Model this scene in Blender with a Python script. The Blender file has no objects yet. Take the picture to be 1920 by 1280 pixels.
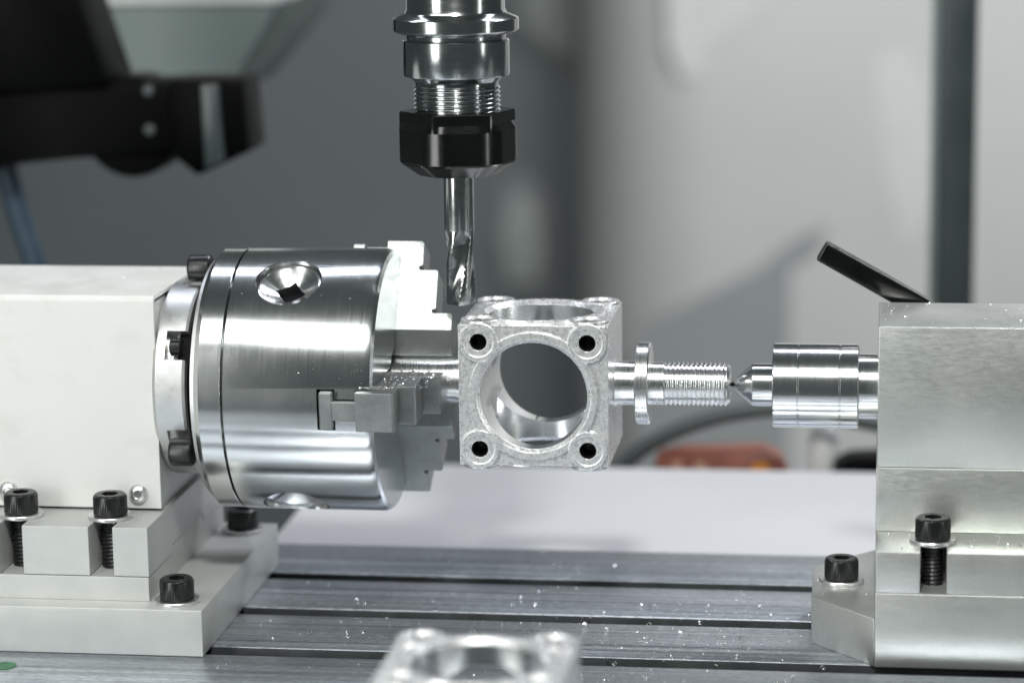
import bpy, bmesh, math, random
from mathutils import Vector, Matrix, noise
random.seed(7)
S = 0.001                      # all lengths below are in millimetres
PI = math.pi
scene = bpy.context.scene
COL = scene.collection
AX = 93.0                      # height of the chuck / tailstock axis above the table

# ------------------------------------------------------------------ camera
def setup_camera():
    yaw, pitch, roll, f = math.radians(8.0), math.radians(10.9), 0.014, 5000.0
    fw = Vector((-math.sin(yaw)*math.cos(pitch), math.cos(yaw)*math.cos(pitch), -math.sin(pitch)))
    r0 = fw.cross(Vector((0, 0, 1))).normalized(); u0 = r0.cross(fw)
    R = r0*math.cos(roll) - u0*math.sin(roll); U = u0*math.cos(roll) + r0*math.sin(roll)
    loc = Vector((129.1, -1001.2, 303.3))
    cd = bpy.data.cameras.new('camera'); co = bpy.data.objects.new('camera', cd); COL.objects.link(co)
    m = Matrix.Identity(4)
    for i in range(3):
        m[i][0], m[i][1], m[i][2], m[i][3] = R[i], U[i], -fw[i], loc[i]*S
    co.matrix_world = m
    cd.sensor_width = 36.0; cd.lens = f/1920*36.0
    cd.clip_start = 0.02; cd.clip_end = 30
    cd.dof.use_dof = True
    cd.dof.focus_distance = (Vector((0, -27, AX)) - loc).dot(fw)*S
    cd.dof.aperture_fstop = 5.6
    scene.camera = co
setup_camera()

# ------------------------------------------------------------------ world and lamps
W = bpy.data.worlds.new('World'); scene.world = W; W.use_nodes = True
bg = W.node_tree.nodes['Background']
bg.inputs['Color'].default_value = (0.76, 0.95, 0.92, 1); bg.inputs['Strength'].default_value = 0.08

def area(name, loc, target, sx, sy, power, col=(1, 1, 1), spread=180):
    d = bpy.data.lights.new(name, 'AREA'); d.shape = 'RECTANGLE'
    d.size = sx*S; d.size_y = sy*S; d.energy = power; d.color = col; d.spread = math.radians(spread)
    o = bpy.data.objects.new(name, d); COL.objects.link(o)
    o.location = Vector(loc)*S
    o.rotation_euler = (Vector(target) - Vector(loc)).to_track_quat('-Z', 'Y').to_euler()
    return o
area('front_lamp', (-340, -800, 1080), (-100, 0, 70), 1300, 400, 6.6, (0.97, 1.0, 0.97))
area('back_lamp', (-40, 480, 1010), (0, 90, 0), 1500, 100, 5.5, (0.84, 0.88, 1.0))
area('side_lamp_left', (-720, -900, 300), (-20, 0, 110), 300, 900, 6.2, (0.98, 1.0, 0.98))
area('side_lamp_right', (1050, -420, 380), (0, 0, 90), 40, 900, 1.5, (0.98, 1.0, 0.99))
area('key_lamp', (60, -760, 930), (-60, 0, 50), 100, 100, 9.0, (1.0, 1.0, 0.97))
area('background_fill', (700, 900, 1300), (250, 2000, 0), 700, 400, 32, (0.97, 0.98, 1.0))  # added fill that brightens the far walls, more to the right

scene.view_settings.view_transform = 'Standard'; scene.view_settings.look = 'None'
scene.view_settings.exposure = 0.0; scene.view_settings.gamma = 1.0
scene.view_settings.use_curve_mapping = False
scene.cycles.use_denoising = True
scene.cycles.max_bounces = 8

# ------------------------------------------------------------------ materials
def newmat(name):
    m = bpy.data.materials.new(name); m.use_nodes = True
    nt = m.node_tree; b = nt.nodes['Principled BSDF']
    return m, nt, b
def N(nt, t, **kw):
    n = nt.nodes.new(t)
    for k, v in kw.items(): setattr(n, k, v)
    return n
def coords(nt, scale):
    tc = N(nt, 'ShaderNodeTexCoord'); mp = N(nt, 'ShaderNodeMapping')
    mp.inputs['Scale'].default_value = scale
    nt.links.new(tc.outputs['Object'], mp.inputs['Vector'])
    return mp.outputs['Vector']
def noise_tex(nt, vec, scale=1.0, detail=4, rough=0.55):
    n = N(nt, 'ShaderNodeTexNoise'); n.inputs['Scale'].default_value = scale
    n.inputs['Detail'].default_value = detail; n.inputs['Roughness'].default_value = rough
    nt.links.new(vec, n.inputs['Vector']); return n.outputs['Fac']
def maprange(nt, fac, a, b, lo=0.3, hi=0.7):
    r = N(nt, 'ShaderNodeMapRange'); r.inputs['From Min'].default_value = lo; r.inputs['From Max'].default_value = hi
    r.inputs['To Min'].default_value = a; r.inputs['To Max'].default_value = b
    nt.links.new(fac, r.inputs['Value']); return r.outputs['Result']
def ramp2(nt, fac, c0, c1, p0=0.3, p1=0.7):
    r = N(nt, 'ShaderNodeValToRGB'); e = r.color_ramp.elements
    e[0].position, e[1].position = p0, p1; e[0].color = (*c0, 1); e[1].color = (*c1, 1)
    nt.links.new(fac, r.inputs['Fac']); return r.outputs['Color']
def bumps(nt, b, items, bevel=0.0):
    prev = None
    if bevel:
        bv = N(nt, 'ShaderNodeBevel', samples=4); bv.inputs['Radius'].default_value = bevel*S
        prev = bv.outputs['Normal']
    for fac, strength, dist in items:
        bp = N(nt, 'ShaderNodeBump'); bp.inputs['Strength'].default_value = strength; bp.inputs['Distance'].default_value = dist*S
        nt.links.new(fac, bp.inputs['Height'])
        if prev: nt.links.new(prev, bp.inputs['Normal'])
        prev = bp.outputs['Normal']
    if prev: nt.links.new(prev, b.inputs['Normal'])

def metal(name, c0, c1, r0, r1, blotch=60, grain=(900, 900, 900), gb=0.15, gd=0.05, metallic=1.0,
          aniso=0.0, tangent=None, bevel=0.0, speck=0.0, wear=None):
    """bare metal: blotchy tone, fine directional grain, roughness that varies"""
    m, nt, b = newmat(name)
    v1 = coords(nt, (blotch,)*3); v2 = coords(nt, grain)
    f1 = noise_tex(nt, v1, 1, 5, 0.6); f2 = noise_tex(nt, v2, 1, 3, 0.6)
    col = ramp2(nt, f1, c0, c1)
    if speck:
        f3 = noise_tex(nt, coords(nt, (1500,)*3), 1, 2, 0.5)
        mx = N(nt, 'ShaderNodeMix', data_type='RGBA', blend_type='MULTIPLY')
        mx.inputs['Factor'].default_value = speck
        nt.links.new(col, mx.inputs['A']); nt.links.new(ramp2(nt, f3, (0.55,)*3, (1, 1, 1), 0.3, 0.62), mx.inputs['B'])
        col = mx.outputs['Result']
    nt.links.new(col, b.inputs['Base Color'])
    mul = N(nt, 'ShaderNodeMath', operation='MULTIPLY_ADD')
    nt.links.new(f2, mul.inputs[0]); mul.inputs[1].default_value = 0.6
    ml = N(nt, 'ShaderNodeMath', operation='MULTIPLY'); nt.links.new(f1, ml.inputs[0]); ml.inputs[1].default_value = 0.4
    nt.links.new(ml.outputs[0], mul.inputs[2])
    nt.links.new(maprange(nt, mul.outputs[0], r0, r1), b.inputs['Roughness'])
    b.inputs['Metallic'].default_value = metallic
    if aniso:
        b.inputs['Anisotropic'].default_value = aniso; b.inputs['Anisotropic Rotation'].default_value = 0.25
        if tangent:
            t = N(nt, 'ShaderNodeTangent', direction_type='RADIAL', axis=tangent)
            nt.links.new(t.outputs[0], b.inputs['Tangent'])
    bumps(nt, b, [(f2, gb, gd)], bevel)
    return m

def work_material():
    m, nt, b = newmat('machined_aluminium')
    v = coords(nt, (1, 1, 1))
    w1 = N(nt, 'ShaderNodeTexWave', wave_type='RINGS', rings_direction='Y'); w2 = N(nt, 'ShaderNodeTexWave', wave_type='RINGS', rings_direction='Z')
    for w in (w1, w2):
        w.inputs['Scale'].default_value = 230; w.inputs['Distortion'].default_value = 1.5; w.inputs['Detail'].default_value = 1
        w.inputs['Detail Scale'].default_value = 2
        nt.links.new(v, w.inputs['Vector'])
    g = noise_tex(nt, coords(nt, (1100,)*3), 1, 3, 0.65); blot = noise_tex(nt, coords(nt, (700,)*3), 1, 3, 0.6)
    nt.links.new(ramp2(nt, blot, (0.84, 0.85, 0.85), (0.95, 0.95, 0.95)), b.inputs['Base Color'])
    nt.links.new(maprange(nt, blot, 0.24, 0.36, 0.35, 0.65), b.inputs['Roughness'])
    b.inputs['Metallic'].default_value = 0.80
    bumps(nt, b, [(w1.outputs['Fac'], 0.16, 0.10), (w2.outputs['Fac'], 0.12, 0.10), (g, 0.32, 0.13)], 0.4)
    return m

def paint(name, c, rough, spec=0.5, vary=0.06, scale=40, bump=0.05, bevel=0.0):
    m, nt, b = newmat(name)
    f = noise_tex(nt, coords(nt, (scale,)*3), 1, 5, 0.6)
    lo = tuple(x*(1-vary) for x in c); hi = tuple(min(1, x*(1+vary)) for x in c)
    nt.links.new(ramp2(nt, f, lo, hi), b.inputs['Base Color'])
    nt.links.new(maprange(nt, f, rough*0.85, rough*1.15), b.inputs['Roughness'])
    b.inputs['Specular IOR Level'].default_value = spec
    g = noise_tex(nt, coords(nt, (scale*40,)*3), 1, 2, 0.5)
    bumps(nt, b, [(g, bump, 0.05)], bevel)
    return m

M = {}
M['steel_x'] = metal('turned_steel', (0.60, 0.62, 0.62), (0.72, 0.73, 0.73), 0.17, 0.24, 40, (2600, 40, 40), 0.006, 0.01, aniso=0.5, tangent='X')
M['steel_face'] = metal('shaded_face_steel', (0.30, 0.325, 0.335), (0.38, 0.40, 0.41), 0.16, 0.26, 70, (1200, 1200, 1200), 0.05, 0.03, bevel=0.25)  # darker copy of the chuck steel; shade of the face put into colour
M['steel_dish'] = metal('turned_socket_steel', (0.68, 0.69, 0.70), (0.80, 0.80, 0.80), 0.16, 0.26, 90, (700, 700, 700), 0.03, 0.02)
M['jaw'] = metal('hardened_jaw_steel', (0.30, 0.315, 0.315), (0.40, 0.42, 0.41), 0.36, 0.52, 110, (900, 900, 900), 0.12, 0.05, bevel=0.3, speck=0.25)
M['steel_z'] = metal('polished_holder_steel', (0.40, 0.42, 0.42), (0.48, 0.50, 0.50), 0.13, 0.22, 60, (120, 120, 3000), 0.04, 0.02, aniso=0.3, tangent='Z')
M['carbide'] = metal('carbide', (0.42, 0.44, 0.43), (0.52, 0.53, 0.52), 0.12, 0.24, 160, (300, 300, 1500), 0.06, 0.03)
M['black'] = metal('black_oxide', (0.004, 0.0045, 0.0045), (0.010, 0.011, 0.011), 0.24, 0.38, 120, (900, 900, 900), 0.10, 0.05, metallic=0.0, bevel=0.25)
M['nut'] = metal('black_nut', (0.002, 0.0022, 0.0022), (0.004, 0.0045, 0.0045), 0.13, 0.20, 90, (300, 300, 1500), 0.04, 0.02, metallic=0.0, bevel=0.35)
M['dark'] = paint('oil_and_shade_recess', (0.003, 0.003, 0.0035), 0.5, 0.08)  # black for holes and gaps: oil plus the shade inside them, painted
M['alu_block'] = metal('milled_aluminium', (0.44, 0.455, 0.44), (0.55, 0.56, 0.54), 0.38, 0.55, 28, (160, 1400, 1400), 0.16, 0.05, metallic=0.38, bevel=0.6, speck=0.12)
M['alu_tail'] = metal('sawn_aluminium', (0.54, 0.56, 0.535), (0.66, 0.67, 0.64), 0.28, 0.44, 22, (300, 1300, 1300), 0.14, 0.05, metallic=0.78, bevel=0.6, speck=0.22)
M['alu_work'] = work_material()
M['bore'] = metal('bored_aluminium', (0.82, 0.83, 0.83), (0.90, 0.90, 0.90), 0.16, 0.28, 90, (60, 60, 60), 0.02, 0.02)
M['alu_turned'] = metal('turned_aluminium', (0.80, 0.81, 0.80), (0.90, 0.90, 0.89), 0.20, 0.32, 90, (2600, 90, 90), 0.06, 0.03, aniso=0.3, tangent='X')
M['satin'] = metal('satin_steel', (0.60, 0.61, 0.60), (0.74, 0.74, 0.73), 0.34, 0.48, 90, (700, 700, 700), 0.10, 0.05, bevel=0.3)
M['washer'] = metal('zinc_washer', (0.66, 0.67, 0.66), (0.80, 0.80, 0.79), 0.28, 0.42, 150, (700, 700, 700), 0.08, 0.04, bevel=0.2)
M['chip'] = metal('aluminium_chip', (0.85, 0.85, 0.85), (0.95, 0.95, 0.95), 0.22, 0.35, 300)
def cover_material():
    m = paint('white_painted_sheet', (0.58, 0.585, 0.565), 0.38, 0.45, 0.02, 18, 0.04, bevel=0.5)
    nt = m.node_tree; b = nt.nodes['Principled BSDF']
    f = noise_tex(nt, coords(nt, (26, 26, 40)), 1, 6, 0.7); sc = noise_tex(nt, coords(nt, (60, 60, 1500)), 1, 2, 0.5)
    old = b.inputs['Base Color'].links[0].from_socket
    mx = N(nt, 'ShaderNodeMix', data_type='RGBA', blend_type='MULTIPLY'); mx.inputs['Factor'].default_value = 1.0
    nt.links.new(old, mx.inputs['A']); nt.links.new(ramp2(nt, f, (0.90, 0.90, 0.88), (1, 1, 1), 0.30, 0.50), mx.inputs['B'])
    nt.links.new(mx.outputs['Result'], b.inputs['Base Color'])
    nt.links.new(maprange(nt, f, 0.30, 0.50), b.inputs['Roughness'])
    return m
M['cover'] = cover_material()

def table_material():
    m, nt, b = newmat('brushed_table_aluminium')
    lines = noise_tex(nt, coords(nt, (3, 320, 200)), 1, 6, 0.72)
    fine = noise_tex(nt, coords(nt, (30, 2600, 300)), 1, 3, 0.6)
    blot = noise_tex(nt, coords(nt, (22,)*3), 1, 5, 0.65)
    c = ramp2(nt, lines, (0.40, 0.43, 0.47), (0.86, 0.89, 0.94), 0.36, 0.66)
    mx = N(nt, 'ShaderNodeMix', data_type='RGBA', blend_type='MULTIPLY'); mx.inputs['Factor'].default_value = 0.55
    nt.links.new(c, mx.inputs['A']); nt.links.new(ramp2(nt, blot, (0.62, 0.64, 0.65), (1, 1, 1)), mx.inputs['B'])
    mx2 = N(nt, 'ShaderNodeMix', data_type='RGBA', blend_type='MULTIPLY'); mx2.inputs['Factor'].default_value = 0.8
    sp = noise_tex(nt, coords(nt, (260, 900, 300)), 1, 3, 0.7)
    nt.links.new(mx.outputs['Result'], mx2.inputs['A']); nt.links.new(ramp2(nt, sp, (0.55, 0.57, 0.60), (1, 1, 1), 0.36, 0.60), mx2.inputs['B'])
    nt.links.new(mx2.outputs['Result'], b.inputs['Base Color'])
    nt.links.new(maprange(nt, lines, 0.24, 0.44), b.inputs['Roughness'])
    b.inputs['Metallic'].default_value = 0.85
    bumps(nt, b, [(lines, 0.8, 0.22), (fine, 0.35, 0.06)], 0.3)
    return m
M['table'] = table_material()
M['slot'] = paint('slot_shade_paint', (0.035, 0.04, 0.042), 0.4, 0.5, 0.3, 60)  # shade inside the table slots, put into the colour
M['deck'] = paint('white_deck_paint', (0.53, 0.53, 0.545), 0.55, 0.3, 0.015, 6, 0.02)
M['floor'] = paint('dark_grey_floor', (0.10, 0.115, 0.115), 0.6)
M['wall'] = paint('slate_grey_wall_paint', (0.135, 0.152, 0.156), 0.50, 0.5, 0.06, 3)
M['wall_mid'] = paint('mid_grey_reflection_paint', (0.30, 0.315, 0.315), 0.5, 0.5, 0.06, 3)  # tone of the grey reflection low on the wall
M['wall_pale'] = paint('bright_side_wall_paint', (0.55, 0.55, 0.54), 0.5, 0.5, 0.05, 3)  # paler tone puts the brighter right side of the wall into colour
M['reflection_dark'] = paint('dark_reflection_paint', (0.17, 0.185, 0.185), 0.5, 0.4)  # dim outer tone of the wall reflections, put into colour
M['plate'] = paint('grey_reflection_paint', (0.30, 0.32, 0.315), 0.5, 0.4)  # inner tone of the wall reflections, put into colour
M['off_white'] = paint('off_white_reflection_paint', (0.62, 0.62, 0.61), 0.5)  # brightest tone of the wall reflections, put into colour
M['pale'] = paint('off_white_plastic', (0.66, 0.67, 0.66), 0.45)
M['post'] = paint('dark_post_paint', (0.03, 0.042, 0.042), 0.35, 0.6)
M['black_plastic'] = paint('black_moulding', (0.0015, 0.0017, 0.0017), 0.42, 0.04)
M['teal'] = paint('grey_green_housing_paint', (0.15, 0.19, 0.183), 0.45)
M['teal_shaded'] = paint('shaded_grey_green_paint', (0.075, 0.094, 0.092), 0.45)  # darker copy of the housing paint; shade of the turned side is painted
M['hose'] = paint('dark_grey_rubber', (0.055, 0.066, 0.066), 0.5)
M['blue'] = paint('blue_hose_plastic', (0.025, 0.05, 0.075), 0.4)
M['red'] = paint('dull_red_wrapper', (0.20, 0.055, 0.032), 0.4, 0.5, 0.3, 60)
M['orange'] = paint('orange_print', (0.60, 0.22, 0.02), 0.45)
M['tan'] = paint('tan_print', (0.45, 0.26, 0.17), 0.45)
M['green'] = paint('green_plug', (0.03, 0.14, 0.06), 0.4, 0.5, 0.5, 500)

# ------------------------------------------------------------------ mesh helpers
def V(x, y, z): return Vector((x*S, y*S, z*S))
def finish(bm, name='mesh', angle=32):
    bmesh.ops.recalc_face_normals(bm, faces=bm.faces)
    me = bpy.data.meshes.new(name); bm.to_mesh(me); bm.free()
    smooth(me, angle); return me
def smooth(me, angle=32):
    if len(me.polygons):
        me.polygons.foreach_set('use_smooth', [True]*len(me.polygons))
        me.set_sharp_from_angle(angle=math.radians(angle))
    me.update(); return me
def axis_matrix(center, direction):
    q = Vector((0, 0, 1)).rotation_difference(Vector(direction).normalized())
    return Matrix.Translation(Vector(center)*S) @ q.to_matrix().to_4x4()
def add_box(bm, x0, x1, y0, y1, z0, z1, bev=0.0, seg=2):
    vs = [bm.verts.new(V(x, y, z)) for x in (x0, x1) for y in (y0, y1) for z in (z0, z1)]
    fs = [bm.faces.new([vs[i] for i in q]) for q in ((0,1,3,2),(4,6,7,5),(0,4,5,1),(2,3,7,6),(0,2,6,4),(1,5,7,3))]
    if bev:
        es = list({e for f in fs for e in f.edges})
        bmesh.ops.bevel(bm, geom=es, offset=bev*S, segments=seg, profile=0.5, affect='EDGES')
def box(*a, **k):
    bm = bmesh.new(); add_box(bm, *a, **k); return finish(bm)
def add_prism(bm, pts, axis, a0, a1, bev=0.0, seg=2):
    """pts 2-D polygon; axis 'x' -> pts are (y,z); 'y' -> (x,z); 'z' -> (x,y)"""
    def P(p, a):
        return {'x': V(a, p[0], p[1]), 'y': V(p[0], a, p[1]), 'z': V(p[0], p[1], a)}[axis]
    A = [bm.verts.new(P(p, a0)) for p in pts]; B = [bm.verts.new(P(p, a1)) for p in pts]
    n = len(pts)
    fs = [bm.faces.new(A), bm.faces.new(B[::-1])]
    for i in range(n): fs.append(bm.faces.new((A[i], A[(i+1) % n], B[(i+1) % n], B[i])))
    if bev:
        es = list({e for f in fs for e in f.edges})
        bmesh.ops.bevel(bm, geom=es, offset=bev*S, segments=seg, profile=0.5, affect='EDGES')
def prism(*a, **k):
    bm = bmesh.new(); add_prism(bm, *a, **k); return finish(bm)
def add_lathe(bm, prof, mat, segs=64, loop=False):
    """prof: list of (r, h) along local z; ends capped unless loop"""
    rings = []
    for r, h in prof:
        if r <= 1e-6: rings.append([bm.verts.new(mat @ Vector((0, 0, h*S)))])
        else: rings.append([bm.verts.new(mat @ Vector((r*S*math.cos(2*PI*i/segs), r*S*math.sin(2*PI*i/segs), h*S))) for i in range(segs)])
    pairs = list(zip(rings, rings[1:])) + ([(rings[-1], rings[0])] if loop else [])
    for a, b in pairs:
        for i in range(segs):
            j = (i+1) % segs
            if len(a) == 1 and len(b) == 1: continue
            if len(a) == 1: bm.faces.new((a[0], b[j], b[i]))
            elif len(b) == 1: bm.faces.new((a[i], a[j], b[0]))
            else: bm.faces.new((a[i], a[j], b[j], b[i]))
    if not loop:
        if len(rings[0]) > 1: bm.faces.new(rings[0][::-1])
        if len(rings[-1]) > 1: bm.faces.new(rings[-1])
def lathe(prof, center, direction, segs=64, loop=False, angle=32):
    bm = bmesh.new(); add_lathe(bm, prof, axis_matrix(center, direction), segs, loop); return finish(bm, angle=angle)
def lathe_x(prof_xr, segs=96, loop=False, angle=32):
    """profile of (X, r) about the work axis"""
    return lathe([(r, x) for x, r in prof_xr], (0, 0, AX), (1, 0, 0), segs, loop, angle)
def cyl(r, h0, h1, center, direction, segs=32, bev=0.0):
    p = [(r, h0), (r, h1)] if not bev else [(r-bev, h0), (r, h0+bev), (r, h1-bev), (r-bev, h1)]
    return lathe(p, center, direction, segs)
def helix_thread(r, depth, pitch, h0, h1, center, direction, segs=48, per=8):
    """a real helical thread on a rod"""
    bm = bmesh.new(); m = axis_matrix(center, direction)
    n = int((h1-h0)/pitch*per); rows = []
    for k in range(n+1):
        h = h0 + (h1-h0)*k/n; row = []
        for i in range(segs):
            t = (h/pitch - i/segs) % 1.0
            tri = abs(2*t-1)
            rr = r - depth*min(1, max(0, (tri-0.12)/0.76))
            if k in (0, n): rr = r - depth
            a = 2*PI*i/segs
            row.append(bm.verts.new(m @ Vector((rr*S*math.cos(a), rr*S*math.sin(a), h*S))))
        rows.append(row)
    for a, b in zip(rows, rows[1:]):
        for i in range(segs):
            j = (i+1) % segs; bm.faces.new((a[i], a[j], b[j], b[i]))
    bm.faces.new(rows[0][::-1]); bm.faces.new(rows[-1])
    return finish(bm, angle=60)
def tube(points, r, segs=12, samples=10):
    """smooth tube through points (Catmull-Rom)"""
    P = [Vector(p) for p in points]; P = [P[0]*2-P[1]] + P + [P[-1]*2-P[-2]]
    path = []
    for i in range(1, len(P)-2):
        for k in range(samples):
            t = k/samples
            path.append(0.5*((2*P[i]) + (P[i+1]-P[i-1])*t + (2*P[i-1]-5*P[i]+4*P[i+1]-P[i+2])*t*t + (3*P[i]-P[i-1]-3*P[i+1]+P[i+2])*t**3))
    path.append(P[-2])
    bm = bmesh.new(); rows = []
    for i, p in enumerate(path):
        d = (path[min(i+1, len(path)-1)] - path[max(i-1, 0)]).normalized()
        u = d.cross(Vector((0, 1, 0.01))).normalized(); w = d.cross(u)
        rows.append([bm.verts.new((p + u*r*math.cos(2*PI*k/segs) + w*r*math.sin(2*PI*k/segs))*S) for k in range(segs)])
    for a, b in zip(rows, rows[1:]):
        for k in range(segs): bm.faces.new((a[k], a[(k+1) % segs], b[(k+1) % segs], b[k]))
    bm.faces.new(rows[0][::-1]); bm.faces.new(rows[-1])
    return finish(bm, angle=50)
def boolean(base, ops, angle=32):
    """ops: list of (mesh, 'UNION'|'DIFFERENCE'); returns a new mesh"""
    o = bpy.data.objects.new('tmp', base); COL.objects.link(o); tmp = [o]
    for me, op in ops:
        c = bpy.data.objects.new('tmp', me); COL.objects.link(c); tmp.append(c)
        md = o.modifiers.new('b', 'BOOLEAN'); md.object = c; md.operation = op; md.solver = 'EXACT'
    dg = bpy.context.evaluated_depsgraph_get(); dg.update()
    res = bpy.data.meshes.new_from_object(o.evaluated_get(dg))
    for t in tmp:
        me = t.data; bpy.data.objects.remove(t)
        if me.users == 0: bpy.data.meshes.remove(me)
    res.materials.clear()
    return smooth(res, angle)

# ------------------------------------------------------------------ object helpers
def thing(name, label, cat, base, group=None):
    o = bpy.data.objects.new(name, None); COL.objects.link(o)
    o.empty_display_size = 0.01; o.location = Vector(base)*S
    o['label'] = label; o['category'] = cat
    if group: o['group'] = group
    return o
def origin_of(o):
    p = Vector((0, 0, 0))
    while o: p = p + o.location; o = o.parent
    return p
def part(name, me, mat, parent, label=None):
    """mesh given in world millimetres, hung under parent"""
    o = bpy.data.objects.new(name, me); COL.objects.link(o)
    me.materials.clear(); me.materials.append(M[mat])
    o.parent = parent; o.location = -origin_of(parent)
    if label: o['label'] = label
    return o
def local(name, me, mat, parent, loc=(0, 0, 0), rot=None):
    """mesh with its own origin (shared between repeats)"""
    o = bpy.data.objects.new(name, me); COL.objects.link(o)
    if not me.materials: me.materials.append(M[mat])
    o.parent = parent; o.location = Vector(loc)*S
    if rot: o.rotation_euler = rot
    return o
def solo(name, me, mat, label=None, cat=None, kind=None, group=None):
    o = bpy.data.objects.new(name, me); COL.objects.link(o)
    me.materials.clear(); me.materials.append(M[mat])
    if label: o['label'] = label
    if cat: o['category'] = cat
    if kind: o['kind'] = kind
    if group: o['group'] = group
    return o

# cap screw: knurled head with a hexagon socket, washer, threaded shank
def make_cap_head(r=6.5, h=8.0, sock=3.4):
    bm = bmesh.new(); n = 96
    def ring(rr, z, kn=0.0):
        return [bm.verts.new(V((rr - (kn if i % 2 else 0))*math.cos(2*PI*i/n), (rr - (kn if i % 2 else 0))*math.sin(2*PI*i/n), z)) for i in range(n)]
    rows = [ring(r-0.5, 0), ring(r, 0.5, 0.14), ring(r, h-1.3, 0.14), ring(r-0.35, h-0.45), ring(r-0.95, h)]
    for a, b in zip(rows, rows[1:]):
        for i in range(n): bm.faces.new((a[i], a[(i+1) % n], b[(i+1) % n], b[i]))
    bm.faces.new(rows[0][::-1]); bm.faces.new(rows[-1])
    me = finish(bm, angle=28)
    hexa = [(sock*math.cos(PI/3*i+0.3), sock*math.sin(PI/3*i+0.3)) for i in range(6)]
    return boolean(me, [(prism(hexa, 'z', h-4.5, h+3), 'DIFFERENCE')], 28)
CAP = make_cap_head(); CAP.materials.append(M['black'])
WASH = lathe([(4.3, 0), (8.4, 0), (8.6, 0.3), (8.6, 1.2), (8.4, 1.5), (4.3, 1.5)], (0, 0, 0), (0, 0, 1), 48, True); WASH.materials.append(M['washer'])
THREAD = helix_thread(3.95, 0.55, 1.5, -24, 0, (0, 0, 0), (0, 0, 1), 32, 8); THREAD.materials.append(M['black'])
def bolt(parent, x, y, z, washer=True, thread=False, turn=0.0):
    """cap screw whose washer lies on height z (world)"""
    p = origin_of(parent)/S
    zz = z + (1.5 if washer else 0) + 0.02
    h = local('cap_screw', CAP, 'black', parent, (x-p.x, y-p.y, zz-p.z), (0, 0, turn))
    if washer: local('washer', WASH, 'washer', h, (0, 0, -1.5))
    if thread: local('threaded_shank', THREAD, 'black', h, (0, 0, 0))
    return h

# ------------------------------------------------------------------ the setting: table, deck, walls
def build_table():
    core = solo('machine_table', box(-420, 420, -309, 93.4, -40, -16), 'slot', kind='structure')
    slots = [44.0, -6.5, -59.0, -111, -163, -215, -267]
    w = 5.1; y1 = 93.6
    for s in slots + [-314.2]:
        y0 = s + w
        o = part('table_strip', box(-420, 420, y0, y1, -16, 0, bev=0.4), 'table', core)
        o.data.materials.append(M['slot'])
        for p in o.data.polygons:
            if abs(p.normal.y) > 0.9 and len(p.vertices) == 4 and p.area > 1e-3: p.material_index = 1  # slot walls get the painted shade
        y1 = s - w
    # green oil plug in the front strip
    o = part('oil_plug', lathe([(4.6, -0.4), (4.6, 0.25), (4.1, 0.35), (3.0, 0.1), (0, 0.1)], (-192, -85.5, 0), (0, 0, 1), 24), 'green', core)
build_table()
solo('deck', box(-141, 420, 94.5, 285, -16, -10, bev=0.6), 'deck', kind='structure')
solo('rear_ledge', box(-141, 420, 286.5, 372, -48, -42), 'floor', kind='structure')
solo('floor', box(-2000, 1600, -420, 2100, -620, -610), 'floor', kind='structure')
solo('back_wall', box(-2000, -60, 2215, 2227, -610, 700), 'wall', kind='structure')
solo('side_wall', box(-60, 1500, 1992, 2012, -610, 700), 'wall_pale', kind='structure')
def curved_return(R=165, n=24):
    out = [(-60 - R*math.sin(a), 1992 + R*(1-math.cos(a))) for a in [math.radians(88)*k/n for k in range(n+1)]]
    inn = [(-60 - (R-8)*math.sin(a), 2000 + (R-8)*(1-math.cos(a))) for a in [math.radians(88)*k/n for k in range(n+1)]]
    pts = out + [(out[-1][0], 2214), (inn[-1][0], 2214)] + inn[::-1]
    return prism(pts, 'z', -610, 700)
solo('wall_shading_bend', curved_return(), 'wall_pale', kind='structure')  # added bend, shaped to take the wall's brightness from pale to dark

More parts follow.
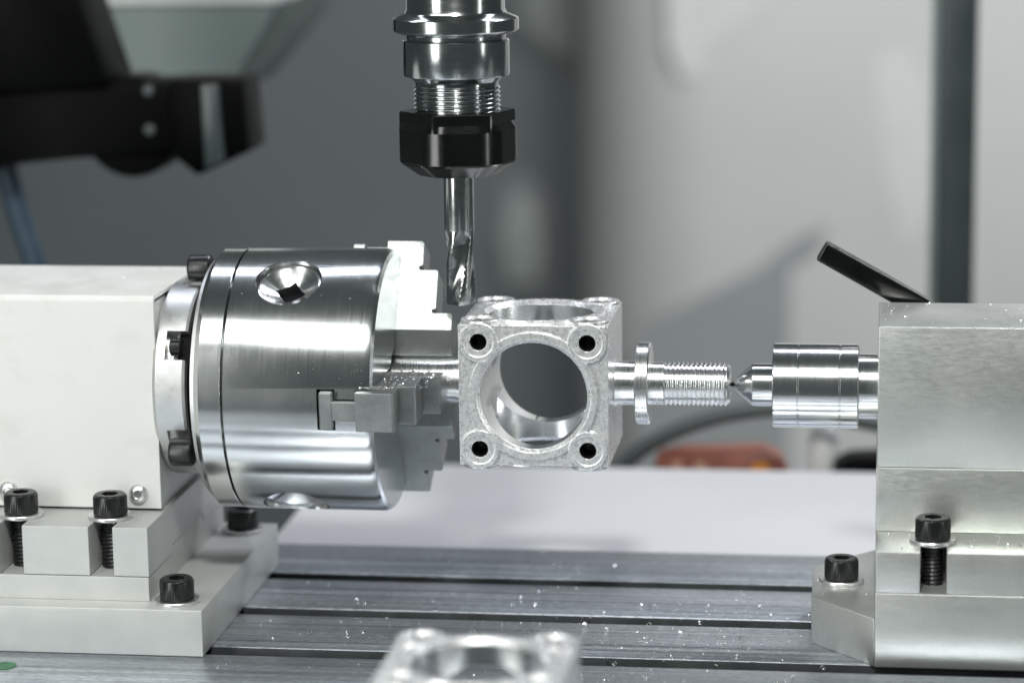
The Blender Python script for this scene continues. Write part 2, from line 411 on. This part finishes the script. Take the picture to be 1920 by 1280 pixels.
# ------------------------------------------------------------------ headstock (rotary indexer body)
def build_headstock():
    t = thing('indexer_headstock', 'white covered indexer headstock on stepped aluminium blocks, left of the steel chuck', 'headstock', (-200, 0, 0))
    part('base_plate', box(-330, -120.5, -68, 60, 0.05, 18, bev=0.35), 'alu_block', t)
    part('spacer_block', prism([(-58, 18.05), (-58, 27.4), (-26, 27.4), (-24, 31), (24, 31), (26, 27.4), (58, 27.4), (58, 18.05)], 'x', -330, -143.2), 'alu_block', t)
    clamp = prism([(-58, 27.7), (-58, 46.6), (58, 46.6), (58, 27.7), (26.2, 27.7), (24.2, 31.3), (-24.2, 31.3), (-26.2, 27.7)], 'x', -330, -143.0)
    ops = []
    for bx in (-161.3, -196.6, -232):
        pts = [(bx-4.7, -70), (bx-4.7, -42)] + [(bx-4.7*math.cos(a), -42+4.7*math.sin(a)) for a in [PI*k/10 for k in range(1, 10)]] + [(bx+4.7, -42), (bx+4.7, -70)]
        ops.append((prism(pts, 'z', 20, 60), 'DIFFERENCE'))
    part('clamp_block', boolean(clamp, ops), 'alu_block', t)
    part('gearbox_body', box(-330, -145.2, -30, 36, 46.65, 127.6, bev=0.5), 'alu_block', t)
    # bent sheet cover: front, rounded bend, top
    y0, y1, zb, zt, r, th = -32.4, 38, 47.6, 130.4, 2.4, 1.4
    outer = [(y0, zb)] + [(y0+r-r*math.cos(a), zt-r+r*math.sin(a)) for a in [PI/2*k/6 for k in range(7)]] + [(y1, zt)]
    inner = [(y1, zt-th)] + [(y0+r-(r-th)*math.sin(a), zt-r+(r-th)*math.cos(a)) for a in [PI/2*k/6 for k in range(7)]] + [(y0+th, zb)]
    part('sheet_cover', prism(outer+inner, 'x', -332, -144.4), 'cover', t)
    for bx in (-153.2, -205.2, -257):
        bm = bmesh.new()
        add_lathe(bm, [(3.9, 0), (3.8, 0.5), (3.3, 1.4), (2.4, 2.0), (1.7, 2.2), (1.6, 1.2), (0, 1.2)], axis_matrix((bx, y0, 53.4), (0, -1, 0)), 28)
        part('button_screw', finish(bm, angle=40), 'washer', t)
    for bx in (-161.3, -196.6, -232): bolt(t, bx, -43.6, 46.6, True, True, bx)
    bolt(t, -132.6, -57.2, 18, True, False, 0.4); bolt(t, -132.3, 47.4, 18, True, False, 0.9)
    # round drive flange with bolt pockets
    fl = lathe_x([(-145, 20), (-145, 36.6), (-143.6, 38), (-133.2, 38), (-132.2, 37.2), (-132.2, 20)], 96, True)
    ops = []
    for a in (90, 30, -30, 210, 150, 270):
        d = (0, -math.cos(math.radians(a)), math.sin(math.radians(a)))
        c = (-135.5, d[1]*38, AX + d[2]*38)
        bm = bmesh.new(); add_box(bm, -4.6, 4.6, -5.8, 5.8, -2 if a in (90, -30, 210) else -6, 9)
        me = finish(bm); me.transform(axis_matrix(c, d)); ops.append((me, 'DIFFERENCE'))
    part('drive_flange', boolean(fl, ops, 30), 'satin', t)
    part('spindle_nose', lathe_x([(-136, 1), (-136, 34), (-127.9, 34), (-127.9, 1)], 64, True), 'dark', t)  # painted black to carry the shade of the gap behind the chuck
    for a in (30, 150, 270):
        d = Vector((0, -math.cos(math.radians(a)), math.sin(math.radians(a))))
        part('flange_screw', cyl(3.4, -138.5, -134.2, (0, d.y*35.6, AX+d.z*35.6), (1, 0, 0), 24, 0.4), 'black', t)
build_headstock()

# ------------------------------------------------------------------ chuck
def radial(a): a = math.radians(a); return Vector((0, -math.cos(a), math.sin(a)))
def jaw_mesh(clear=0.0):
    """jaw in local frame: x along work axis, y across, z radial (origin on the axis)"""
    bm = bmesh.new()
    prof = [(-63, 54.5), (-49.3, 54.5), (-48.5, 53.7), (-48.5, 44.6), (-50.1, 43.9), (-49.6, 42.6), (-43, 42.6), (-42.3, 41.9),
            (-42.3, 26.9), (-43.9, 26.2), (-43.4, 24.9), (-36.4, 24.9), (-35.7, 24.2), (-35.7, 18), (-63, 18)]
    add_prism(bm, prof, 'y', -7.3, 7.3)
    A = [bm.verts.new(V(x, y, 18)) for x, y in ((-63, -7.3), (-35.7, -7.3), (-35.7, 7.3), (-63, 7.3))]
    B = [bm.verts.new(V(x, y, 9.2)) for x, y in ((-63, -1.8), (-35.7, -1.8), (-35.7, 1.8), (-63, 1.8))]
    bm.faces.new(A); bm.faces.new(B)
    for i in range(4): bm.faces.new((A[i], A[(i+1) % 4], B[(i+1) % 4], B[i]))
    add_box(bm, -72.2, -62.6, -3.6, 3.6, 14, 53.2, 0.2, 1)
    add_box(bm, -77, -71.8, -7.2, 7.2, 14, 53.4, 0.5, 1)
    return finish(bm, angle=25)
def build_chuck():
    t = thing('lathe_chuck', 'round polished steel three jaw chuck gripping the aluminium housing shaft', 'chuck', (-92, 0, 42))
    body = lathe_x([(-114.2, 13), (-114.2, 50.85), (-114.0, 51), (-60.2, 51), (-58.3, 50.2), (-57.5, 48.6), (-57.5, 13)], 160, True)
    ops = []
    for a in (-1.5, 118.5, 238.5):
        bm = bmesh.new()
        add_box(bm, -63.6, -50, -7.6, 7.6, 10, 70); add_box(bm, -72.7, -63, -4.1, 4.1, 10, 70); add_box(bm, -78.2, -71.4, -7.8, 7.8, 10, 70)
        me = finish(bm)
        # each of the three bars is its own cutter so the cutters stay simple
        for sh in ((-63.6, -50, 7.6), (-72.9, -63.3, 4.1), (-78.2, -71.4, 7.8)):
            bm = bmesh.new(); add_box(bm, sh[0], sh[1], -sh[2], sh[2], 10, 70)
            m2 = finish(bm); m2.transform(Matrix.Translation((0, 0, AX*S)) @ Matrix.Rotation(math.radians(90-a), 4, 'X')); ops.append((m2, 'DIFFERENCE'))
        bpy.data.meshes.remove(me)
    for a in (58.5, -61.5, 178.5):
        ops.append((cyl(12.7, 31, 62, (-93, 0, AX), radial(a), 64), 'DIFFERENCE'))
    cb = part('chuck_body', boolean(body, ops, 25), 'steel_x', t)
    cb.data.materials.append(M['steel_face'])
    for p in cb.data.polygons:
        if p.normal.x > 0.95: p.material_index = 1  # right-hand face takes the darkened steel
    part('back_plate', lathe_x([(-126, 22), (-126, 48.2), (-123.6, 50.8), (-115.3, 50.8), (-115.2, 50.7), (-115.2, 44), (-114.3, 44), (-114.3, 22)], 160, True), 'steel_x', t)
    part('register_ring', lathe_x([(-127.8, 30), (-127.8, 46.6), (-126.2, 47), (-126.2, 30)], 96, True), 'satin', t)
    base = jaw_mesh()
    for a in (-1.5, 118.5, 238.5):
        o = bpy.data.objects.new('jaw', base); COL.objects.link(o)
        if not base.materials: base.materials.append(M['jaw'])
        o.parent = t; o.location = V(0, 0, AX) - t.location; o.rotation_euler = (math.radians(90-a), 0, 0)
    for a in (58.5, -61.5, 178.5):
        d = radial(a)
        dish = lathe([(0, 32), (12.55, 32), (12.55, 47.6), (11.9, 48.2), (11.2, 48.0), (10.6, 47.4), (4.6, 43.9), (0, 43.9)], (-93, 0, AX), d, 64)
        bm = bmesh.new(); add_box(bm, -4.2, 4.2, -4.2, 4.2, 30, 60); sq = finish(bm)
        sq.transform(axis_matrix((-93, 0, AX), d) @ Matrix.Rotation(0.62, 4, 'Z'))
        k = part('key_socket', boolean(dish, [(sq, 'DIFFERENCE')], 25), 'steel_dish', t)
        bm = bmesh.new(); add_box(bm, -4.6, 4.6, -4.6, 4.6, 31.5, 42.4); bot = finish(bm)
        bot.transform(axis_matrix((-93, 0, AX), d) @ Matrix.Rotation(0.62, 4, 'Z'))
        part('square_hole_shade', bot, 'dark', k)  # added black block standing in for the shade inside the hole
    for a in (90, -30, 210):
        d = radial(a)
        bm = bmesh.new(); add_lathe(bm, [(4.0, -138.6), (5.0, -138.1), (5.4, -137.2), (5.4, -130.2), (5.0, -129.6)], axis_matrix((0, d.y*43.2, AX+d.z*43.2), (1, 0, 0)), 32)
        part('chuck_bolt', finish(bm), 'black', t)
build_chuck()

# ------------------------------------------------------------------ the machined housings
H = 28.4
def housing_mesh():
    c = H - 1.5
    base = box(-H, H, -c, c, -c, c)
    ops = []
    q = 20.6
    for ax in range(4):                       # four machined faces: front, back, top, bottom
        d = [(0, -1, 0), (0, 1, 0), (0, 0, 1), (0, 0, -1)][ax]
        ops.append((cyl(24.4, 20, H-0.15, (0, 0, 0), d, 96), 'UNION'))
        for sx in (-1, 1):
            for s2 in (-1, 1):
                ctr = (sx*q, 0, s2*q) if ax < 2 else (sx*q, s2*q, 0)
                ops.append((cyl(7.5 + 0.02*ax, 20, H + 0.03*ax, ctr, d, 40, 0.3), 'UNION'))
    ops.append((cyl(20.4, -50, 50, (0, 0, 0), (0, 1, 0), 128), 'DIFFERENCE'))
    ops.append((cyl(20.2, -50, 50, (0, 0, 0), (0, 0, 1), 128), 'DIFFERENCE'))
    for ax in range(4):
        d = [(0, -1, 0), (0, 1, 0), (0, 0, 1), (0, 0, -1)][ax]
        for sx in (-1, 1):
            for s2 in (-1, 1):
                ctr = (sx*q, 0, s2*q) if ax < 2 else (sx*(q+0.05), s2*q, 0)
                ops.append((cyl(3.25, 12.5, 40, ctr, d, 28), 'DIFFERENCE'))
                ops.append((lathe([(5.6, H-0.55), (6.0, H+0.6)], ctr, d, 36), 'DIFFERENCE'))
        ops.append((lathe([(20.1, H-1.9), (22.4, H+0.4)], (0, 0, 0), d, 128), 'DIFFERENCE'))
    me = boolean(base, ops, 28)
    me.materials.append(M['alu_work']); me.materials.append(M['bore'])
    for p in me.polygons:
        c = p.center/S
        if abs(math.hypot(c.x, c.z) - 20.4) < 0.2 and abs(p.normal.y) < 0.3: p.material_index = 1
        elif abs(math.hypot(c.x, c.y) - 20.2) < 0.2 and abs(p.normal.z) < 0.3: p.material_index = 1
    return me
HOUSING = housing_mesh()
def build_work():
    t = thing('machined_housing', 'bright aluminium cube housing with bored faces held between chuck and live center', 'workpiece', (0, 0, AX-H))
    o = bpy.data.objects.new('housing_block', HOUSING); COL.objects.link(o); o.parent = t; o.location = V(0, 0, AX) - t.location
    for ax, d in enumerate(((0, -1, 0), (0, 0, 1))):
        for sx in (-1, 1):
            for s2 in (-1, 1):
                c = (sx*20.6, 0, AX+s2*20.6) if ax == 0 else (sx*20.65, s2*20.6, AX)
                part('hole_shade_sleeve', lathe([(2.7, 15), (3.24, 15), (3.24, 26.8), (2.7, 26.8)], c, d, 24, True), 'dark', t)  # added black sleeves that paint the deep shade and oil of the holes
    part('chucked_shaft', lathe_x([(-60, 8.2), (-40.5, 8.4), (-33.5, 9.0), (-30, 9.8), (-28.2, 10.2)], 64), 'alu_turned', t)
    part('stub_shaft', lathe_x([(28.2, 9.4), (28.7, 8.6), (36.9, 8.4)], 64), 'alu_turned', t)
    part('collar', lathe_x([(36.9, 7), (36.9, 15.2), (37.4, 15.8), (41.6, 15.8), (42.1, 15.2), (42.1, 7)], 72), 'alu_turned', t)
    part('plain_neck', lathe_x([(42.1, 8.2), (47.5, 8.2)], 64), 'alu_turned', t)
    part('threaded_end', helix_thread(8.35, 0.75, 1.75, 47.5, 71.6, (0, 0, AX), (1, 0, 0), 64, 10), 'bore', t)
    part('end_face', lathe_x([(71.6, 7.7), (72.6, 6.8), (72.7, 4.0), (71.5, 2.4), (70.8, 0)], 48), 'alu_turned', t)
build_work()
def build_spare():
    base = (9.5, -236.5, 0)
    t = thing('machined_housing', 'blurred spare aluminium cube housing lying on the table in the foreground', 'workpiece', base)
    o = bpy.data.objects.new('housing_block', HOUSING); COL.objects.link(o); o.parent = t; o.location = V(0, 0, H+0.1)
build_spare()

# ------------------------------------------------------------------ live center and tailstock
def build_center():
    t = thing('live_center', 'polished steel live center with pointed cone touching the threaded shaft end', 'live center', (105, 0, AX-16.1))
    part('cone_point', lathe_x([(71.9, 0), (73.2, 0.9), (81.2, 8.0), (81.8, 8.1), (89.3, 8.1)], 64), 'steel_x', t)
    part('bearing_body', lathe_x([(89.0, 7), (89.0, 15.7), (89.4, 16.1), (98.3, 16.1), (98.5, 15.75), (98.8, 15.75), (99.0, 16.1), (114.0, 16.1), (114.2, 15.75), (114.5, 15.75),
                                  (114.7, 16.1), (121.0, 16.1), (121.4, 15.7), (121.4, 7)], 96), 'steel_x', t)
    part('quill', lathe_x([(121.4, 12.4), (129.5, 12.4)], 72), 'steel_x', t)
build_center()
def build_tailstock():
    t = thing('tailstock', 'stacked aluminium tailstock block with black clamp lever, right of the live center', 'tailstock', (170, 0, 0))
    part('foot_plate', prism([(104.8, -29), (128.4, -56.0), (128.4, 40), (104.4, 14)], 'z', 0.05, 18, bev=0.3), 'alu_tail', t)
    part('base_block', box(128.5, 318, -56.6, 52, 0.05, 28.1, bev=0.3), 'alu_tail', t)
    cb = box(128.5, 318, -56.5, 50, 28.3, 43.8, bev=0.35)
    bx = 149.4; pts = [(bx-4.8, -70), (bx-4.8, -41)] + [(bx-4.8*math.cos(a), -41+4.8*math.sin(a)) for a in [PI*k/10 for k in range(1, 10)]] + [(bx+4.8, -41), (bx+4.8, -70)]
    part('clamp_block', boolean(cb, [(prism(pts, 'z', 20, 60), 'DIFFERENCE')]), 'alu_tail', t)
    part('riser_block', box(128.4, 318, -28.1, 26, 43.85, 68.2, bev=0.3), 'alu_tail', t)
    part('quill_housing', box(128.6, 318, -28, 23, 68.35, 121.4, bev=0.4), 'alu_tail', t)
    bolt(t, 149.2, -41.6, 43.8, True, True, 0.2)
    bolt(t, 115.6, -7.0, 18, True, False, 0.7)
    # clamp lever behind the block
    bm = bmesh.new(); add_box(bm, -4, 44, -4, 4, -4, 4, 0.9, 3); me = finish(bm, angle=40)
    me.transform(Matrix.Translation(V(109.6, 31, 138.4)) @ Matrix.Rotation(math.radians(29.5), 4, 'Y'))
    lv = part('clamp_lever', me, 'nut', t)
    part('lever_pivot', cyl(5.5, 26.2, 36, (143, 0, 113), (0, 1, 0), 32, 0.5), 'black', lv)
build_tailstock()

# ------------------------------------------------------------------ spindle tooling
SX = -31.4
def vlathe(prof, segs=96): return lathe(prof, (SX, 0, 0), (0, 0, 1), segs)
def build_tool():
    t = thing('tool_holder', 'polished steel spindle tool holder with black collet nut hanging above the workpiece', 'tool holder', (SX, 0, 173.6))
    part('holder_body', vlathe([(18.7, 330), (18.7, 236.5), (19.4, 235.0), (23.2, 233.4), (23.9, 232.8), (23.9, 228.6), (23.2, 227.9), (19.0, 226.6), (18.9, 225.3),
                                (19.8, 225.0), (20.2, 224.5), (20.2, 211.8), (19.9, 211.3), (17.6, 210.8), (15.8, 208.6), (15.8, 207.5)]), 'steel_z', t)
    part('threaded_neck', helix_thread(16.6, 0.9, 1.7, 196, 208, (SX, 0, 0), (0, 0, 1), 96, 10), 'steel_z', t)
    # collet nut: round with six flats, deeper wrench flats at the top
    def ring(apo, R, n=144):
        out = []
        for i in range(n):
            a = 2*PI*i/n; k = round((a - NUT)/(PI/3))*PI/3 + NUT
            out.append(min(R, apo/math.cos(a-k)))
        return out
    NUT = math.radians(-90 + 14)
    bm = bmesh.new(); n = 144; rows = []
    for apo, R, z in ((13.5, 14.5, 173.7), (14.4, 15.2, 173.7), (14.9, 15.6, 174.0), (20.8, 21.6, 178.2), (21.2, 22.3, 179.0), (21.2, 22.3, 191.2), (19.4, 22.3, 193.8), (19.4, 22.3, 197.6), (19.1, 21.8, 198.1), (16.0, 16.0, 198.1)):
        rr = ring(apo, R, n)
        rows.append([bm.verts.new(V(SX + rr[i]*math.cos(2*PI*i/n), rr[i]*math.sin(2*PI*i/n), z)) for i in range(n)])
    for a, b in zip(rows, rows[1:]):
        for i in range(n): bm.faces.new((a[i], a[(i+1) % n], b[(i+1) % n], b[i]))
    bm.faces.new(rows[0][::-1]); bm.faces.new(rows[-1])
    part('collet_nut', finish(bm, angle=12), 'nut', t)
build_tool()
def build_mill():
    t = thing('end_mill', 'slim fluted steel end mill pointing down from the black nut', 'cutter', (SX, 0, 123.4))
    part('shank', vlathe([(5.75, 185), (5.75, 152.5), (5.5, 151.5)], 48), 'carbide', t)
    bm = bmesh.new(); n, rows, R = 72, [], 5.75
    for k in range(61):
        z = 124 + (152 - 124)*k/60; tw = (z-124)/42*2*PI*0.26
        run = min(1, max(0, (152-z)/5)); row = []
        for i in range(n):
            a = 2*PI*i/n; u = ((a - tw)/(PI/2)) % 1.0
            flute = 0.0 if u < 0.26 else math.sin((u-0.26)/0.74*PI)**0.8
            r = R*(1 - 0.24*run*flute)
            if k == 0: r *= 0.93
            row.append(bm.verts.new(V(SX + r*math.cos(a), r*math.sin(a), z - (0.7 if k == 0 else 0))))
        rows.append(row)
    for a, b in zip(rows, rows[1:]):
        for i in range(n): bm.faces.new((a[i], a[(i+1) % n], b[(i+1) % n], b[i]))
    bm.faces.new(rows[0][::-1]); bm.faces.new(rows[-1])
    part('flutes', finish(bm, angle=30), 'carbide', t)
build_mill()

# ------------------------------------------------------------------ blurred background things
def build_background():
    # black machine bracket with roller, upper left
    t = thing('black_bracket', 'blurred black machine bracket with a round roller, upper left', 'bracket', (-240, 285, 138))
    part('arm', prism([(-330, 180), (-216, 184), (-212, 147), (-266, 149), (-330, 136)], 'y', 268, 306, bev=3), 'black_plastic', t)
    part('upper_casting', prism([(-330, 176), (-246, 182), (-263, 236), (-330, 260)], 'y', 262, 312, bev=3), 'black_plastic', t)
    part('roller', lathe([(17, -16), (24.5, -15), (25, -13), (25, 13), (24.5, 15), (17, 16)], (-238, 286, 161), (0, 1, 0), 48), 'black_plastic', t)
    part('head_block', prism([(-216, 185), (-179, 185), (-176.5, 150), (-203, 138), (-214, 147)], 'y', 262, 300, bev=2), 'black_plastic', t)
    part('side_panel', prism([(-199, 183), (-190, 183), (-188, 146), (-198, 142)], 'y', 258.5, 263, bev=1), 'post', t)
    for z in (179, 160): part('screw_head', lathe([(3, 0), (2.8, 1), (1.6, 2), (0, 2.2)], (-227.5, 268, z), (0, -1, 0), 20), 'hose', t)
    # tapered grey-green head housing behind it
    t = thing('machine_head', 'blurred grey green tapered machine housing behind the black bracket', 'housing', (-270, 520, 160))
    f = [(-338, 205.5), (-214.5, 205.5), (-243, 160), (-312, 160)]
    part('tapered_front', prism(f, 'y', 500, 560), 'teal', t)
    part('angled_side', prism([(-214.3, 205.5), (-191, 215), (-193, 205), (-232, 160), (-242.8, 160)], 'y', 503, 560), 'teal_shaded', t)
    part('white_casing', box(-345, -215, 496, 570, 206, 300, bev=2), 'pale', t)
    solo('blue_hose', tube([(-318, 300, 160), (-311, 300, 130), (-305, 300, 106), (-299, 300, 84), (-296, 300, 40), (-300, 300, -60)], 6.0), 'blue', 'blurred blue hose hanging at the left edge behind the white cover', 'hose')
    solo('cable', tube([(-40, 330, -70), (-18, 330, -38), (0, 330, -18), (18, 330, -5), (40, 330, 4.5), (62, 330, 9.8), (82, 330, 11.5), (104, 330, 9), (135, 330, 3), (175, 330, -3), (230, 330, -20), (260, 330, -41)], 4.3), 'hose', 'blurred dark grey cable arching behind the threaded shaft and live center', 'cable')
    # red packet
    t = thing('packet', 'blurred dull red packet with orange print lying beyond the white deck', 'packet', (52, 330, -42))
    part('wrapper', prism([(14, -42), (16, -14), (30, -11.5), (72, -9.5), (80, -14), (92, -42)], 'y', 322, 345, bev=1.5), 'red', t)
    part('print_spot', prism([(62, -24), (66, -15.5), (73, -15), (76, -22)], 'y', 320.8, 322.2), 'orange', t)
    part('print_spot', prism([(24, -26), (25, -15), (30, -14.5), (30, -26)], 'y', 320.8, 322.2), 'tan', t)
    part('print_spot', prism([(40, -26), (36, -15), (41, -14.5), (47, -26)], 'y', 320.8, 322.2), 'tan', t)
    solo('white_bottle', lathe([(0, -41.9), (7, -41.9), (7.6, -40), (7.6, -8), (6, -3), (3.5, -0.5), (3.5, 6), (0, 6.2)], (101, 352, 0), (0, 0, 1), 32), 'pale', 'blurred white bottle between the red packet and the black tool', 'bottle')
    solo('black_tool', prism([(106, -41.9), (106, -18), (114, -13.5), (150, -11), (150, -41.9)], 'y', 322, 350, bev=2), 'black_plastic', 'blurred black tool lying beyond the deck left of the tailstock', 'tool')
    t = thing('dark_post', 'blurred dark vertical machine post behind the tailstock', 'post', (170, 510, -290))
    part('column', box(160.5, 181, 500, 520, -290, 420, bev=2), 'post', t)
    part('edge_strip', box(156, 160.3, 503, 518, -290, 420, bev=1), 'teal', t)
    # added plates whose colours stand in for soft reflections on the far wall
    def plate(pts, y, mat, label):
        solo('wall_reflection', prism(pts, 'y', y, y+3), mat, label, 'wall reflection', group='reflections on the back wall')
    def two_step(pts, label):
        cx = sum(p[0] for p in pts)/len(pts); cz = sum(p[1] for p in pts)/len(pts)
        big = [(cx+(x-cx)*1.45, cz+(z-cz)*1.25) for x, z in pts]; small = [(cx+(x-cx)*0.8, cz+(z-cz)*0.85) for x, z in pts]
        t = thing('wall_reflection', label, 'wall reflection', (cx, 2210, min(p[1] for p in big)), 'reflections on the back wall')
        part('flange', prism(big, 'y', 2206, 2214.5, bev=3), 'reflection_dark', t); part('reflection_core', prism(small, 'y', 2198, 2205.9, bev=3), 'plate', t)  # dark outer step and paler inner step grade the built reflection
    two_step([(-342, -190), (-332, -138), (-306, -122), (-280, -150), (-272, -208), (-282, -258), (-334, -258)], 'blurred pale reflection built as a plate on the dark wall, just right of the cutter')
    two_step([(-316, 150), (-308, 62), (-262, 26), (-238, 20), (-230, 50), (-240, 150)], 'blurred pale reflection built as a plate on the dark wall, beside the top of the tool holder')
    plate([(-112, 150), (-110, 60), (-96, 24), (-76, 26), (-66, 62), (20, 120), (20, 150)], 1990.6, 'off_white', 'blurred off white reflection built as a plate high on the pale wall, right of the tool holder')
    plate([(-150, -262), (-90, -232), (-10, -192), (30, -158), (70, -140), (60, -172), (28, -192), (27, -460), (-150, -460)], 1990.6, 'wall_mid', 'blurred mid grey reflection built as a plate low on the pale wall, above the cable')
    plate([(120, 40), (150, 60), (176, 20), (186, -130), (150, -170), (126, -60)], 1990.6, 'off_white', 'blurred off white reflection built as a plate on the pale wall, left of the dark post')
build_background()

# ------------------------------------------------------------------ metal chips
def build_chips():
    bm = bmesh.new()
    def chip(p, n, s):
        n = n.normalized(); u = n.orthogonal().normalized(); w = n.cross(u)
        a = random.uniform(0, 2*PI); u, w = u*math.cos(a)+w*math.sin(a), w*math.cos(a)-u*math.sin(a)
        L, B, h = s*random.uniform(0.6, 1.8), s*random.uniform(0.35, 0.8), s*random.uniform(0.2, 0.7)
        vs = [bm.verts.new((p + q)*S) for q in (u*-L*0.5, u*L*0.5 + w*B*0.3 + n*h*random.uniform(0, 1), w*B*0.6 + n*h*random.uniform(0, .6), n*h - w*B*0.3)]
        for f in ((0, 1, 2), (0, 3, 1), (1, 3, 2), (0, 2, 3)): bm.faces.new([vs[i] for i in f])
    slots = [44.0, -6.5, -59.0, -111, -163]
    n = 0
    while n < 2200:
        x = random.gauss(30, 85) if random.random() < 0.75 else random.uniform(-120, 200); y = random.uniform(-120, 90) if random.random() < 0.4 else random.gauss(-45, 40)
        if not (-119 < x < 215 and -125 < y < 90): continue
        if x > 103 and y > -57: continue
        if any(abs(y-s) < 5.5 for s in slots): continue
        if noise.noise(Vector((x*0.03, y*0.05, 2))) < random.uniform(-0.5, 0.35): continue
        chip(Vector((x, y, 0.02)), Vector((0, 0, 1)), random.choice((0.2, 0.25, 0.3, 0.4, 0.6))); n += 1
    up = Vector((0, 0, 1))
    n = 0
    while n < 3200:                                       # fine dust below the workpiece
        x, y = random.gauss(55, 48), random.gauss(-38, 26)
        if x > 103 and y > -57 or y > 88 or any(abs(y-s) < 5.4 for s in slots): continue
        chip(Vector((x, y, 0.01)), up, random.uniform(0.12, 0.3)); n += 1
    for _ in range(60): chip(Vector((random.uniform(130, 200), random.uniform(-55, -29), 43.83)), up, 0.6)
    for _ in range(60): chip(Vector((random.uniform(130, 200), random.uniform(-27, 22), 121.43)), up, 0.5)
    for _ in range(22): chip(Vector((random.uniform(-230, -146), random.uniform(-28, 36), 130.43)), up, 0.5)
    for _ in range(40): chip(Vector((random.uniform(-210, -145), random.uniform(-57, -34), 46.63)), up, 0.5)
    for _ in range(50): chip(Vector((random.uniform(106, 128), random.uniform(-26, 12), 18.03)), up, 0.6)
    for _ in range(80):                                   # clinging to the chuck, thickest above the front jaw
        if random.random() < 0.6: x, a = random.gauss(-68, 9), random.gauss(14, 7)
        else: x, a = random.uniform(-112, -61), random.uniform(0, 80)
        if not -112 < x < -60.5 or a < 9: continue
        d = radial(a); chip(Vector((x, d.y*51, AX + d.z*51)), d, random.choice((0.2, 0.25, 0.35, 0.5)))
    for _ in range(170):                                   # on top of the front jaw
        chip(Vector((random.uniform(-56, -37), random.uniform(-52, -20), AX+7.32)), up, random.choice((0.4, 0.6, 0.8)))
    for _ in range(120): chip(Vector((random.uniform(-62, -49), random.uniform(-54, -48), AX+7.32)), up, 0.5)
    def curl(p, n, R, w):                                 # a thin curled shaving
        n = n.normalized(); u = n.orthogonal().normalized(); v = n.cross(u); a0 = random.uniform(0, 2*PI)
        u, v = u*math.cos(a0)+v*math.sin(a0), v*math.cos(a0)-u*math.sin(a0)
        turns, k, prev = random.uniform(0.5, 1.6), 10, None
        for i in range(k+1):
            a = turns*2*PI*i/k; q = p + n*(R*0.9 - R*math.cos(a)*0.85) + u*R*math.sin(a) + v*(w*1.1*turns*i/k)
            cur = [bm.verts.new(q*S), bm.verts.new((q + v*w)*S)]
            if prev: bm.faces.new((prev[0], prev[1], cur[1], cur[0]))
            prev = cur
    for _ in range(75):
        x, y = random.gauss(40, 60), random.gauss(-30, 38)
        if x < -112 or (x > 102 and y > -58) or y > 85 or y < -105: continue
        curl(Vector((x, y, 0.05)), up, random.uniform(0.35, 1.0), random.uniform(0.3, 0.8))
    for _ in range(26): curl(Vector((random.uniform(-56, -38), random.uniform(-50, -20), AX+7.3)), up, random.uniform(0.3, 0.7), random.uniform(0.25, 0.6))
    for _ in range(10): curl(Vector((random.uniform(130, 185), random.uniform(-53, -30), 43.85)), up, random.uniform(0.3, 0.6), 0.4)
    for _ in range(9): curl(Vector((random.uniform(130, 185), random.uniform(-26, 20), 121.45)), up, random.uniform(0.3, 0.6), 0.4)
    o = solo('metal_chips', finish(bm, angle=1), 'chip', 'fine bright aluminium chips scattered over the table, chuck and blocks', 'chips', kind='stuff')
build_chips()
